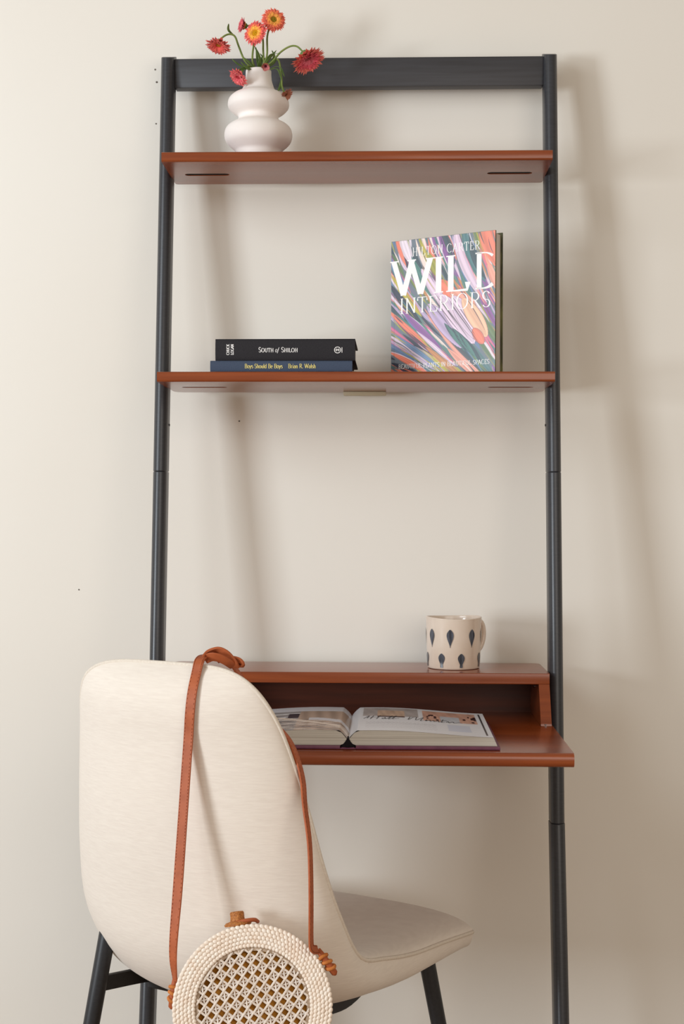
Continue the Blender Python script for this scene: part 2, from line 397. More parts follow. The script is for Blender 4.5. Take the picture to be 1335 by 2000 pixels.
LV = [((500, 140), (470, 128), (453, 115)), ((498, 138), (478, 133), (460, 138)), ((507, 140), (503, 120), (500, 92)), ((512, 138), (524, 118), (540, 98)),
      ((510, 138), (507, 112), (497, 90)), ((516, 140), (535, 112), (531, 98)), ((502, 139), (488, 122), (476, 112)), ((520, 138), (542, 135), (551, 158)),
      ((515, 139), (527, 108), (548, 104)), ((510, 140), (516, 118), (508, 104)), ((522, 138), (545, 130), (556, 150)), ((458, 70), (446, 58), (446, 45)),
      ((513, 138), (505, 125), (514, 108)), ((498, 139), (484, 133), (470, 120)), ((505, 139), (510, 120), (522, 112)), ((520, 134), (534, 124), (540, 112)), ((551, 150), (548, 168), (543, 178))]
sets = [LV[0:3]+[LV[11]], LV[3:7], LV[7:11]+[LV[16]], LV[12:16]]
own = [o for o in C.objects if o.name.startswith('strawflower')]
for leaves, o in zip(sets, (own[3], own[0], own[4], own[1])):
    for k, (a, b, c) in enumerate(leaves):
        bm = bmesh.new(); dy = (-.018, -.026, .004, -.012)[k % 4]
        pts = spline([tuple(W2(*a, -.004)-o.location), tuple(W2(*b, dy)-o.location), tuple(W2(*c, dy*1.4)-o.location)], 6)
        n = len(pts); ws = [.0012+.0042*math.sin(PI*min(1, (j+.6)/n))**.8 for j in range(n)]; ws[-1] = .0004
        ribbon(bm, pts, [(.7, .7, .15)]*n, ws, .0005)
        obj('leaf', bm, 'leaf', o, smooth=True)

# ------------------------------------------------------------------ lettering
def arc(cx, cy, rx, ry, a0, a1, n=12):
    return [(cx+rx*math.cos(math.radians(a0+(a1-a0)*k/n)), cy+ry*math.sin(math.radians(a0+(a1-a0)*k/n))) for k in range(n+1)]
def G():
    g = {}
    V = lambda x, a=0, b=1: [(x, a), (x, b)]
    g['I'] = (.32, [V(.16)], [(.16, 0), (.16, 1)])
    g['L'] = (.62, [V(.16), [(.16, 0), (.58, 0), (.60, .22)]], [(.16, 0), (.16, 1)])
    g['T'] = (.70, [V(.35), [(.02, .78), (.04, 1), (.66, 1), (.68, .78)]], [(.35, 0)])
    g['H'] = (.82, [V(.16), V(.66), [(.16, .5), (.66, .5)]], [(.16, 0), (.16, 1), (.66, 0), (.66, 1)])
    g['E'] = (.64, [V(.16), [(.16, 1), (.56, 1), (.58, .8)], [(.16, .5), (.46, .5)], [(.16, 0), (.58, 0), (.61, .22)]], [(.16, 0), (.16, 1)])
    g['F'] = (.60, [V(.16), [(.16, 1), (.56, 1), (.58, .8)], [(.16, .5), (.46, .5)]], [(.16, 0), (.16, 1)])
    g['N'] = (.80, [V(.14), [(.14, 1), (.66, 0)], V(.66)], [(.14, 0), (.08, 1), (.66, 1)])
    g['O'] = (.86, [arc(.42, .5, .36, .51, 90, 450, 28)], [])
    g['Q'] = g['O']
    g['C'] = (.78, [arc(.43, .5, .36, .51, 45, 315, 22)], [])
    g['G'] = (.82, [arc(.43, .5, .36, .51, 45, 330, 22), [(.70, .40), (.70, .05)]], [(.70, .42)])
    g['D'] = (.84, [V(.16), [(.16, 1)]+arc(.36, .5, .42, .5, 90, -90, 16)+[(.16, 0)]], [(.12, 0), (.12, 1)])
    g['B'] = (.70, [V(.16), [(.16, 1)]+arc(.36, .75, .22, .25, 90, -90, 10)+[(.16, .5)], [(.16, .5)]+arc(.38, .25, .26, .25, 90, -90, 10)+[(.16, 0)]], [(.12, 0), (.12, 1)])
    g['P'] = (.66, [V(.16), [(.16, 1)]+arc(.36, .73, .24, .27, 90, -90, 10)+[(.16, .46)]], [(.16, 0), (.12, 1)])
    g['R'] = (.74, [V(.16), [(.16, 1)]+arc(.36, .74, .24, .26, 90, -90, 10)+[(.16, .48)], [(.36, .48), (.68, 0)]], [(.16, 0), (.12, 1), (.68, 0)])
    g['A'] = (.76, [[(.06, 0), (.37, 1)], [(.37, 1), (.70, 0)], [(.17, .35), (.57, .35)]], [(.06, 0), (.70, 0)])
    g['U'] = (.80, [[(.15, 1), (.15, .3)]+arc(.40, .3, .25, .3, 180, 360, 12)+[(.65, 1)]], [(.15, 1), (.65, 1)])
    g['W'] = (1.08, [[(.04, 1), (.30, 0)], [(.30, 0), (.54, 1)], [(.50, 1), (.76, 0)], [(.76, 0), (1.02, 1)]], [(.06, 1), (.52, 1), (1.02, 1)])
    g['M'] = (.96, [V(.12), [(.12, 1), (.46, 0)], [(.46, 0), (.82, 1)], V(.82)], [(.12, 0), (.08, 1), (.82, 0), (.86, 1)])
    g['K'] = (.76, [V(.16), [(.66, 1), (.18, .42)], [(.32, .56), (.68, 0)]], [(.16, 0), (.16, 1), (.66, 1), (.68, 0)])
    g['S'] = (.60, [arc(.30, .74, .22, .27, 25, 270, 14)+arc(.30, .24, .23, .25, 90, -155, 14)], [])
    # lower case, x-height .62
    g['o'] = (.56, [arc(.27, .31, .22, .32, 90, 450, 20)], [])
    g['a'] = (.54, [arc(.25, .18, .18, .2, 60, 360, 16), [(.43, 0), (.43, .45)]+arc(.27, .45, .16, .18, 0, 150, 8)], [])
    g['e'] = (.52, [[(.06, .33), (.46, .33)]+arc(.26, .31, .21, .32, 10, 310, 18)], [])
    g['s'] = (.44, [arc(.22, .47, .15, .16, 30, 260, 10)+arc(.22, .17, .16, .17, 90, -150, 10)], [])
    g['i'] = (.28, [V(.14, 0, .62), V(.14, .82, .94)], [(.14, 0)])
    g['l'] = (.28, [V(.14)], [(.14, 0)])
    g['h'] = (.58, [V(.13), arc(.29, .42, .16, .2, 180, 0, 10)+[(.45, 0)]], [(.13, 0), (.45, 0)])
    g['n'] = (.58, [V(.13, 0, .62), arc(.29, .42, .16, .2, 180, 0, 10)+[(.45, 0)]], [(.13, 0), (.45, 0)])
    g['u'] = (.58, [[(.13, .62), (.13, .2)]+arc(.29, .2, .16, .2, 180, 360, 10)+[(.45, .62)], V(.45, 0, .62)], [])
    g['d'] = (.58, [arc(.26, .31, .19, .31, 60, 330, 16), V(.45)], [(.45, 0)])
    g['r'] = (.42, [V(.13, 0, .62), arc(.28, .42, .15, .2, 180, 50, 8)], [(.13, 0)])
    g['y'] = (.54, [[(.06, .62), (.27, .02)], [(.48, .62), (.27, .02), (.16, -.22), (.06, -.24)]], [(.06, .62), (.48, .62)])
    g['f'] = (.40, [[(.02, -.2), (.10, -.22), (.18, 0), (.26, .8), (.34, 1.0), (.44, .96)], [(.08, .6), (.38, .6)]], [])
    g['.'] = (.24, [V(.1, 0, .1)], [])
    g[' '] = (.36, [], [])
    return g
GL = G()
def stroke2d(quads, pts, thick, thin, nib):
    pts = [np.array(p, float) for p in pts]; n = len(pts); L = []; R = []
    for i, p in enumerate(pts):
        t = pts[min(i+1, n-1)]-pts[max(i-1, 0)]; t = t/(np.linalg.norm(t)+1e-9)
        a = math.atan2(t[1], t[0]); w = thin+(thick-thin)*abs(math.sin(a-nib))**1.3
        nn = np.array((-t[1], t[0]))*w/2; L.append(p+nn); R.append(p-nn)
    for i in range(n-1): quads.append((L[i], L[i+1], R[i+1], R[i]))
def text_quads(s, h, thick=.12, thin=.03, nib=-.12, serif=.09, sx=1.0, gap=0.0, small=.0, slant=0):
    q = []; x = 0
    for ch in s:
        sc = 1.0
        if small and ch.islower() and ch != ' ': ch = ch.upper(); sc = small
        w, st, sf = GL[ch]; k0 = len(q)
        for p in st: stroke2d(q, p, thick/sc**.5, thin/sc**.5, nib)
        for a, b in sf: stroke2d(q, [(a-serif, b), (a+serif, b)], thin, max(thin, .035), 0)
        for k in range(k0, len(q)):
            q[k] = tuple(np.array(((v[0]*sc+slant*v[1])*sx+x, v[1]*sc)) for v in q[k])
        x += (w*sc)*sx+gap
    return [[(v[0]*h, v[1]*h) for v in qq] for qq in q], x*h
def text_obj(name, s, h, mtx, material, parent, width=None, center=False, **kw):
    q, w = text_quads(s, h, **kw)
    k = (width/w) if width else 1
    bm = bmesh.new()
    for i, qq in enumerate(q):
        vs = []
        for a, b in qq:
            vs.append(bm.verts.new(mtx @ Vector((a*k-(w*k/2 if center else 0), b, .00001*(i % 5)))))
        try: bm.faces.new(vs)
        except ValueError: pass
    return obj(name, bm, material, parent)

# ------------------------------------------------------------------ painting into vertex colours
def grid_print(name, w, h, nx, ny, img, mtx, material, parent, warp=None):
    """img ny x nx x 3 linear colours, row 0 at bottom; local x right, y up on the print plane"""
    xs, ys = np.meshgrid(np.linspace(0, w, nx), np.linspace(0, h, ny))
    V = []
    for x, y in zip(xs.ravel(), ys.ravel()):
        z = warp(x, y) if warp else 0
        V.append(tuple(mtx @ Vector((x, y, z))))
    F = [(j*nx+i, j*nx+i+1, (j+1)*nx+i+1, (j+1)*nx+i) for j in range(ny-1) for i in range(nx-1)]
    me = bpy.data.meshes.new(name); me.from_pydata(V, [], F); me.update()
    ca = me.color_attributes.new('Col', 'FLOAT_COLOR', 'POINT')
    buf = np.ones((nx*ny, 4), np.float32); buf[:, :3] = img.reshape(-1, 3); ca.data.foreach_set('color', buf.ravel())
    return obj(name, me, material, parent, smooth=True)
def paint_cover(nx, ny, seed=3):
    rs = np.random.RandomState(seed)
    L = lambda *c: np.array(lin(c))
    pal = [L(62, 84, 92), L(84, 128, 132), L(112, 140, 178), L(196, 176, 208), L(228, 206, 224), L(236, 222, 232), L(240, 138, 112), L(240, 170, 150),
           L(168, 166, 70), L(196, 184, 74), L(110, 134, 92), L(148, 92, 160), L(60, 66, 84), L(244, 224, 214), L(206, 146, 90), L(128, 82, 108), L(90, 140, 130), L(220, 120, 150)]
    yy, xx = np.mgrid[0:ny, 0:nx]; U = xx/(nx-1); Vv = 1-yy/(ny-1)         # Vv: 0 at top
    img = np.ones((ny, nx, 3))*L(120, 130, 140)
    def ang(u, v):
        return math.radians(72-38*v*(1.1-.6*u)-14*(1-u)*v)                  # direction of growth, down-right
    def stroke(u, v, ln, w, c, al=1.0, curve=0.0, hard=6, edge=None, taper=1.0):
        p = [(u, v)]; n = 18
        for k in range(n):
            a = ang(u, v)+curve*(k/n-.5); u += math.cos(a)*ln/n; v += math.sin(a)*ln/n*.82; p.append((u, v))
        p = np.array(p); x0, y0 = p.min(0)-w-.01; x1, y1 = p.max(0)+w+.01
        i0, i1 = max(0, int(x0*(nx-1))), min(nx, int(x1*(nx-1))+2); j0, j1 = max(0, int((1-y1)*(ny-1))), min(ny, int((1-y0)*(ny-1))+2)
        if i0 >= i1 or j0 >= j1: return
        uu = U[j0:j1, i0:i1]; vv = Vv[j0:j1, i0:i1]; best = np.full(uu.shape, 1e9)
        for k in range(n):
            a = p[k]; e = (p[k+1]-a)*(1, 1.22); L2 = (e*e).sum()+1e-12
            dx = uu-a[0]; dy = (vv-a[1])*1.22; q = np.clip((dx*e[0]+dy*e[1])/L2, 0, 1)
            ww = w*np.maximum(.06, np.sin(PI*np.clip((k+q)/n, .004, .996))**(.75*taper))
            best = np.minimum(best, np.hypot(dx-q*e[0], dy-q*e[1])/ww)
        m = np.clip((1-best)*hard*w*60+.0, 0, 1)*al
        cc = c*(1+.14*np.sin(best*7+ln*40)[..., None])
        img[j0:j1, i0:i1] = img[j0:j1, i0:i1]*(1-m[..., None])+cc*m[..., None]
        if edge is not None:
            m2 = np.clip(1-abs(best-.97)*w*220, 0, 1)*.8
            img[j0:j1, i0:i1] = img[j0:j1, i0:i1]*(1-m2[..., None])+edge*m2[..., None]
    for _ in range(330):
        u, v = rs.uniform(-.25, 1.0), rs.uniform(-.3, 1.0)
        stroke(u, v, rs.uniform(.18, .5), rs.uniform(.009, .024), pal[rs.randint(len(pal))], .92, rs.uniform(-.4, .4))
    # broad leaves and bands
    for u, v, ln, w, c, cv in [(.86, -.12, .50, .085, pal[6], .3), (.93, .22, .3, .05, pal[7], .2), (.62, -.1, .80, .045, pal[4], -.35), (.70, -.1, .60, .05, pal[1], -.3), (.76, .02, .42, .035, pal[0], -.3),
                               (.50, -.05, .34, .05, pal[0], 0), (.45, -.08, .5, .022, pal[11], 0), (.10, -.06, .3, .05, pal[5], 0), (.04, -.04, .3, .02, pal[6], 0),
                               (-.05, .05, .45, .03, pal[2], 0), (.0, .24, .5, .028, pal[9], 0), (-.02, .30, .5, .035, pal[12], 0), (.20, .12, .5, .035, pal[16], 0), (.36, .10, .28, .04, pal[8], 0),
                               (.02, .55, .8, .038, pal[15], 0), (-.05, .48, .6, .026, pal[6], 0), (.10, .50, .55, .03, pal[11], 0), (.15, .74, .6, .03, pal[9], 0), (0, .66, .6, .024, pal[2], 0),
                               (-.02, .80, .45, .026, pal[6], 0), (.34, .78, .5, .03, pal[14], 0), (.46, .66, .6, .035, pal[7], 0), (.40, .56, .7, .03, pal[0], 0), (.0, .88, .4, .03, pal[12], 0),
                               (.25, .66, .5, .02, pal[4], 0), (.60, .84, .4, .035, pal[0], 0), (.70, .72, .5, .03, pal[1], 0), (.55, .80, .4, .03, pal[7], 0), (.82, .52, .5, .035, pal[10], 0), (.84, .42, .4, .026, pal[11], 0)]:
        stroke(u, v, ln, w, c, .95, cv)
    # big pale tulip petals with dark veins in the middle
    for u, v, ln, w, cv, c in [(.46, .33, .30, .10, .3, pal[6]), (.60, .40, .24, .07, .2, pal[7]), (.30, .22, .45, .05, .2, pal[4]), (.36, .48, .52, .075, .2, pal[3]), (.48, .42, .54, .085, .15, pal[4]), (.60, .44, .48, .085, .1, pal[4]),
                               (.70, .46, .40, .07, .1, L(244, 196, 164)), (.80, .68, .15, .045, 0, pal[6])]:
        stroke(u, v, ln, w, c, 1.0, cv, edge=L(120, 92, 110), taper=.7)
    for _ in range(9):
        stroke(rs.uniform(.38, .66), rs.uniform(.36, .5), rs.uniform(.3, .5), .0045, L(96, 80, 90), .9, rs.uniform(-.1, .3), hard=20)
    for u, v, ln, w in [(.52, .62, .34, .03), (.60, .66, .36, .035), (.66, .70, .34, .03)]:
        stroke(u, v, ln, w, pal[0], .95, 0)
        for k in range(4): stroke(u+.02*k, v+.03*k, ln*.6, .006, pal[16], .9, .2, hard=20)
    for _ in range(110):
        u, v = rs.uniform(-.2, 1.0), rs.uniform(-.2, 1.0)
        if .40 < u < .8 and .42 < v < .8: continue
        stroke(u, v, rs.uniform(.12, .3), rs.uniform(.003, .007), pal[rs.randint(len(pal))]*rs.uniform(.9, 1.2), .85, rs.uniform(-.4, .4), hard=18)
    return np.clip(img, 0, 1)**1.12

# ------------------------------------------------------------------ closed books
def closed_book(t, w, h, th, board_t, cover_m, page_m, inset=.004, hollow=.0):
    """local: x spine->fore edge, y thickness away, z height. spine at x=0, front board at y=0"""
    bm = bmesh.new()
    box(bm, .003, w, 0, board_t, 0, h, bev=.0006)
    box(bm, .003, w, th-board_t, th, 0, h, bev=.0006)
    pts = []
    n = 8
    for k in range(n+1):
        a = PI*k/n; pts.append((.003-.0035*math.sin(a), th/2-th/2*math.cos(a)))
    pts += [(.0045, th), (.0045, 0)]
    prism(bm, pts, 0, h, 'z')
    obj('cover', bm, cover_m, t, smooth=True, auto=35)
    bm = bmesh.new(); box(bm, .0046, w-inset, board_t, th-board_t, inset, h-inset)
    obj('page_block', bm, page_m, t)

psi = math.radians(29.9)
wild = thing('hardcover_book', 'upright art book with bright painted brushstroke cover and white title on the middle shelf', 'book', (.060, -.060, Z2+T), -psi)
bw, bh, bt = .211, .2505, .030
closed_book(wild, bw, bh, bt, .0028, 'darkcard', 'pagev')
CV = Matrix(((1, 0, 0, 0), (0, 0, -1, -.0004), (0, 1, 0, 0), (0, 0, 0, 1)))     # print plane: x->x, y->z, z->-y
img = paint_cover(400, 480)
img[:, 11:14] = img[:, 11:14]*.8
grid_print('cover_art', bw-.003, bh-.001, 400, 480, img, CV @ Matrix.Translation((.0024, .0005, 0)), 'coverprint', wild)
TX = lambda x, y: CV @ Matrix.Translation((x, y, .00015))
text_obj('author_name', 'HILTON CARTER', .0150, TX(.046, .2200), 'white', wild, width=.136, thick=.11, thin=.03, serif=.10, gap=.10)
text_obj('title_word', 'WIL', .0620, TX(.0048, .1510), 'white', wild, width=.1540, thick=.15, thin=.022, serif=.12)
# the last letter runs off the edge of the cover
D_q = [[(.16, 0), (.16, 1)], [(.04, 1)]+arc(.30, .5, .46, .5, 90, 52, 6), arc(.30, .5, .46, .5, -52, -90, 6)+[(.04, 0)]]
qs = []
for p in D_q: stroke2d(qs, p, .15, .03, -.12)
bm = bmesh.new()
for q in qs: bm.faces.new([bm.verts.new(TX(.1695, .1510) @ Vector((min(a*.062, .2105-.1695), b*.062, 0))) for a, b in q])
obj('title_word', bm, 'white', wild)
text_obj('title_word', 'INTERIORS', .0270, TX(.020, .1180), 'white', wild, width=.184, thick=.10, thin=.028, serif=.09, gap=.07)
text_obj('subtitle', 'BEAUTIFUL PLANTS IN BEAUTIFUL SPACES', .0078, TX(.018, .0185), 'white', wild, width=.182, thick=.13, thin=.05, serif=.09, gap=.05)

# lying books: thing rotated so spine faces the room: local x -> +y world, local z(height) -> world x, local y(thickness) -> world z
def lying(label, x0, x1, ysp, z0, th, depth, cm, tilt=0):
    t = thing('hardcover_book', label, 'book', (x0, ysp, z0), 0)
    R = Matrix(((0, 0, 1, 0), (1, 0, 0, 0), (0, 1, 0, 0), (0, 0, 0, 1)))
    k0 = set(C.objects)
    closed_book(t, depth, x1-x0, th, .0028, cm, 'page')
    for o in set(C.objects)-k0:
        o.data.transform(R)
    t.rotation_euler = (0, 0, tilt)
    return t
blue = lying('slim navy blue clothbound book lying under the thicker black book', -.252, -.0055, -.185, Z2+T+.0002, .0212, .155, 'bluecloth', .004)
shil = lying('thick black clothbound book with silver lettering lying on top of the blue one', -.2435, -.0005, -.182, Z2+T+.0216, .0378, .160, 'blackcloth', -.008)
SP = lambda x, z, y=-.0012: Matrix(((1, 0, 0, x), (0, 0, -1, y), (0, 1, 0, z), (0, 0, 0, 1)))
text_obj('spine_title', 'South', .0083, SP(.0755, .0145), 'white', shil, width=.0265, thick=.15, thin=.07, serif=.09, small=.82, gap=.06)
text_obj('spine_title', 'of', .0080, SP(.1040, .0145), 'white', shil, width=.0062, thick=.12, thin=.05, slant=.2)
text_obj('spine_title', 'Shiloh', .0083, SP(.1150, .0145), 'white', shil, width=.0290, thick=.15, thin=.07, serif=.09, small=.82, gap=.06)
def SPR(x, z):   # text running upwards
    return Matrix(((0, -1, 0, x), (0, 0, -1, -.0012), (1, 0, 0, z), (0, 0, 0, 1)))
text_obj('spine_author', 'CHUCK', .0048, SPR(.0245, .0098), 'white', shil, width=.0185, thick=.20, thin=.10, serif=.1)
text_obj('spine_author', 'LOGAN', .0048, SPR(.0320, .0098), 'white', shil, width=.0185, thick=.20, thin=.10, serif=.1)
bm = bmesh.new(); qs = []
for p in (arc(.5, .5, .48, .48, 0, 360, 28), [(.15, .5), (.85, .5)], [(.35, .3), (.35, .72)], [(.66, .3), (.66, .72)], [(.35, .66), (.5, .5), (.66, .66)], [(1.2, .08), (1.2, .92)]):
    stroke2d(qs, p, .1, .1, 0)
for q in qs: bm.faces.new([bm.verts.new(SP(.2070, .0125) @ Vector((a*.0110, b*.0110, 0))) for a, b in q])
obj('publisher_emblem', bm, 'white', shil)
text_obj('spine_title', 'Boys Should Be Boys', .0072, SP(.0600, .0080), 'gold', blue, width=.0660, thick=.16, thin=.08, serif=.08)
text_obj('spine_author', 'Brian R. Walsh', .0072, SP(.1355, .0080), 'gold', blue, width=.0480, thick=.16, thin=.08, serif=.08)

# ------------------------------------------------------------------ mug
mx, my = .1755, -.083
mug = thing('mug', 'glazed off-white mug with dark brushed leaf spots on the desk ledge', 'mug', (mx, my, ZH), 0)
prof = [(.040, 0), (.0452, .0008), (.0468, .004), (.0478, .02), (.0486, .05), (.0492, .075), (.0500, .0885), (.0502, .0905), (.0490, .0915), (.0476, .0900), (.0462, .075), (.0450, .01), (.0440, .007), (.0005, .006)]
bm = bmesh.new(); lathe(bm, [tuple(p) for p in spline(prof[:12], 3)]+prof[12:], 72)
for v in bm.verts:
    a = math.atan2(v.co.y, v.co.x)
    if v.co.z > .07: v.co.z += .0012*math.sin(2*a+1.2)*(v.co.z-.07)/.02
obj('mug_body', bm, 'mug', mug, smooth=True)
bm = bmesh.new()
ha = .62
hx, hy = math.cos(ha), math.sin(ha)
hp = [(.046, .080), (.054, .084), (.062, .078), (.066, .066), (.0655, .050), (.060, .036), (.052, .028), (.0455, .025)]
HP = spline([(r*hx*0+r*hx, r*hy, z) for r, z in hp], 5)
ribbon(bm, HP, [(-hy, hx, 0)]*len(HP), .015, .006)
md = obj('handle', bm, 'mug', mug, smooth=True)
def spot(ax, z, w, h, blunt=0):
    """leaf shaped brush mark wrapped on the body; ax: angle from the camera direction"""
    bm = bmesh.new(); rows = []
    for i in range(13):
        t = i/12; ww = w*max(.05+.42*blunt*(1 if t > .01 else .7)*(1-t), math.sin(PI*min(.985, max(.012, t))**1.75)**.75)
        row = []
        for j in range(5):
            xx = (j/4-.5)*ww
            zz = z+(t-.5)*h; rr = .0470+.0030*min(1, max(0, zz/.09))+.0010
            a = -PI/2+ax+xx/rr; row.append(bm.verts.new((rr*math.cos(a), rr*math.sin(a), zz)))
        rows.append(row)
    for a, b in zip(rows, rows[1:]):
        for j in range(4): bm.faces.new((a[j], a[j+1], b[j+1], b[j]))
    bmesh.ops.recalc_face_normals(bm, faces=bm.faces)
    obj('leaf_spot', bm, 'mugspot', mug, smooth=True)
for ang in (-.93, -.17, .66, 1.42, 2.2, 3.0, 3.8, 4.6):
    if abs(ang-(PI/2+ha)) < .30: continue
    spot(ang, .0560, .0125, .0320)
for ang in (-1.32, -.50, .24, 1.16, 1.95, 2.75, 3.5, 4.25):
    spot(ang, .0170, .0125, .0250, 1)

# ------------------------------------------------------------------ open book
ob = thing('open_book', 'thick open picture book with plum cover lying on the writing surface', 'book', (-.004, -.300, ZD), 0)
PW, PD = .224, .252
y0, y1 = -.445+.300, -.190+.300        # local front/back
def page_h(x):
    """height of the top page over the desk at distance x from the gutter"""
    t = abs(x)/PW
    return .0045+.0235*(min(1, (t+.012)/.075)**.5)*(1-.30*t**1.4)+.002*math.sin(t*5)
def page_img(side, nx, ny):
    rs = np.random.RandomState(5+side); L = lambda *c: np.array(lin(c))
    img = np.ones((ny, nx, 3))*L(228, 230, 236)
    yy, xx = np.mgrid[0:ny, 0:nx]; U = xx/(nx-1); V = yy/(ny-1)      # V=0 near edge, 1 far; U=0 left
    def rect(u0, u1, v0, v1, f):
        m = (U >= u0) & (U <= u1) & (V >= v0) & (V <= v1)
        img[m] = f(U[m], V[m])
    def nzf(u, v, a, b, s):
        return .5+.5*np.sin(a*u+s)*np.sin(b*v+2*s)+.25*np.sin(a*2.7*u+b*1.3*v)
    if side == 1:
        rect(.09, .50, .60, .97, lambda u, v: L(168, 160, 158)*(1-.25*nzf(u, v, 30, 20, 1))[:, None]+.1)
        rect(.20, .40, .58, .86, lambda u, v: L(206, 178, 156)*(.8+.3*nzf(u, v, 50, 12, 2))[:, None])
        rect(.20, .40, .56, .61, lambda u, v: L(70, 50, 46)*np.ones((len(u), 1)))
        rect(.535, .93, .50, .93, lambda u, v: L(214, 168, 148)*(.8+.25*nzf(u, v, 44, 16, 3))[:, None])
        rect(.66, .80, .50, .74, lambda u, v: L(200, 204, 212)*(.9+.1*nzf(u, v, 60, 30, 3))[:, None])
        for _ in range(20):
            u = rs.choice([rs.uniform(.54, .64), rs.uniform(.81, .91)]); v = rs.uniform(.52, .76)
            rect(u, u+.018, v, v+.06, lambda a, b: L(54, 32, 34)*np.ones((len(a), 1)))
        rect(.70, .86, .14, .40, lambda u, v: L(206, 212, 228)*np.ones((len(u), 1)))
        m = abs(U-(.962)) < .0045
        img[m & (V > .06) & (V < .95)] = L(36, 34, 38)
        for k in range(9):
            v = .12+.028*k; m = (abs(V-v) < .006) & (U > .12) & (U < .62) & (np.sin(U*240+k*9) > -.3)
            img[m] = L(196, 198, 204)
    else:
        f = .5+.5*np.sin(V*36+3*U)*np.sin(U*21)
        img = L(150, 146, 146)*(.75+.45*f[..., None])
        m = U > .62; img[m] = (L(178, 156, 140)*(.8+.35*(.5+.5*np.sin(U*60+V*4)))[..., None])[m]
        m = V > .80; img[m] = L(206, 206, 212)
        for a, b, c, col in ((.30, .55, .02, (60, 60, 72)), (.28, .50, .05, (226, 226, 230)), (.1, .47, .02, (70, 66, 70)), (.2, .66, .02, (226, 224, 226))):
            m = (abs(V-(b+.12*(U-a))) < c) & (U < .62); img[m] = L(*col)
        m = (U > .54) & (U < .62) & (V > .5) & (V < .7); img[m] = L(46, 46, 58)
        for k in range(9):
            m = (abs(V-(.06+.05*k+.5*(U-.55)*(1-2*(k % 2)))) < .010) & (V < .45) & (U > .15); img[m] = L(*((222, 212, 204) if k % 3 else (92, 82, 84)))
        m = (abs(V-(.42-.8*(U-.62))) < .03) & (U > .45); img[m] = L(228, 214, 200)
        m = (abs(V-(.46-.5*(U-.72)**2*4)) < .05) & (U > .7); img[m] = L(214, 214, 220)
    return np.clip(img, 0, 1)
for side in (1, -1):
    nx, ny = 150, 110
    xs = (lambda u: u*PW) if side == 1 else (lambda u: (u-1)*PW)
    img = page_img(side, nx, ny)
    mt = Matrix.Translation((0 if side == 1 else -PW, y0, 0))
    o = grid_print('open_page', PW, y1-y0, nx, ny, img, mt, 'paper', ob,
                   warp=lambda x, y, s=side: page_h(x if s == 1 else PW-x)+.0003)
    # page block below: cross-section extruded front to back, splayed at the outer edge
    bm = bmesh.new(); n = 24; top = []; bot = []
    for k in range(n+1):
        x = PW*k/n; top.append((side*(x+.0004), page_h(x)))
    pts = top+[(side*(PW+.006), .0058), (side*.012, .0058), (side*.004, .009)]
    prism(bm, pts, y0+.0005, y1, 'y')
    obj('page_block', bm, 'page', ob, smooth=True, auto=25)
    bm = bmesh.new()
    box(bm, *(sorted((side*.012, side*(PW+.010)))), y0-.006, y1+.005, .0006, .0056, bev=.0010)
    obj('cover_board', bm, 'plum', ob, smooth=True, auto=30)
bm = bmesh.new(); prism(bm, [(-.014, .0008), (.014, .0008), (.009, .0030), (0, .0022), (-.009, .0030)], y0-.005, y1+.004, 'y')
obj('spine', bm, 'plum', ob)
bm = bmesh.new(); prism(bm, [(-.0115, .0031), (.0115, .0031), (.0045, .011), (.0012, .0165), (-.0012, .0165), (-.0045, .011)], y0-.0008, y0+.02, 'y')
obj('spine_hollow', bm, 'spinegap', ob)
# handwritten heading
def hand(bm, pts, x0, yb, s):
    q = []; stroke2d(q, [(p[0], p[1]) for p in spline(pts, 5)], .075, .035, .5)
    for qq in q:
        bm.faces.new([bm.verts.new((x0+a*s, yb+b*s*2.0, page_h(x0+a*s)+.0009)) for a, b in qq])
bm = bmesh.new(); hs = .0155
word = [
 [(0, .1), (.5, .9), (.3, .2)], [(0.9, .95), (.6, 0)], [(1.5, 1.05), (1.15, 0)], [(.55, .5), (1.4, .55)],
 [(1.9, .45), (1.65, .2), (1.8, .05), (1.95, .4), (2.0, .05), (2.2, .3), (2.6, 1.0), (2.25, .05), (2.5, .2), (2.95, 1.0), (2.6, .05), (3.0, .3), (3.2, .3)],
 [(4.2, .9), (4.0, .1), (4.5, .85), (4.8, .95)], [(4.8, .95), (4.7, .1), (5.4, 1.0), (5.1, .05), (5.4, .1)],
 [(5.5, .1), (5.7, .45), (5.6, .05), (5.95, .45), (6.0, .05), (6.3, .4), (6.35, .05), (6.7, .4), (6.75, .05), (7.0, .3)],
 [(7.2, .9), (7.0, .05), (7.3, .15)], [(6.9, .6), (7.5, .65)], [(7.4, .1), (7.6, .4), (7.7, .05), (8.0, .4), (8.15, .1), (8.5, .3), (8.9, .35)]]
for w in word: hand(bm, [(a*.98, b) for a, b in w], .022, y0+.118, .0185)
obj('handwritten_heading', bm, 'ink', ob)

# ------------------------------------------------------------------ chair
TH = .50037562
chair = thing('dining_chair', 'cream fabric shell chair with black metal legs, pulled up to the desk', 'chair', (-.2185248, -.52791937, 0), -TH)
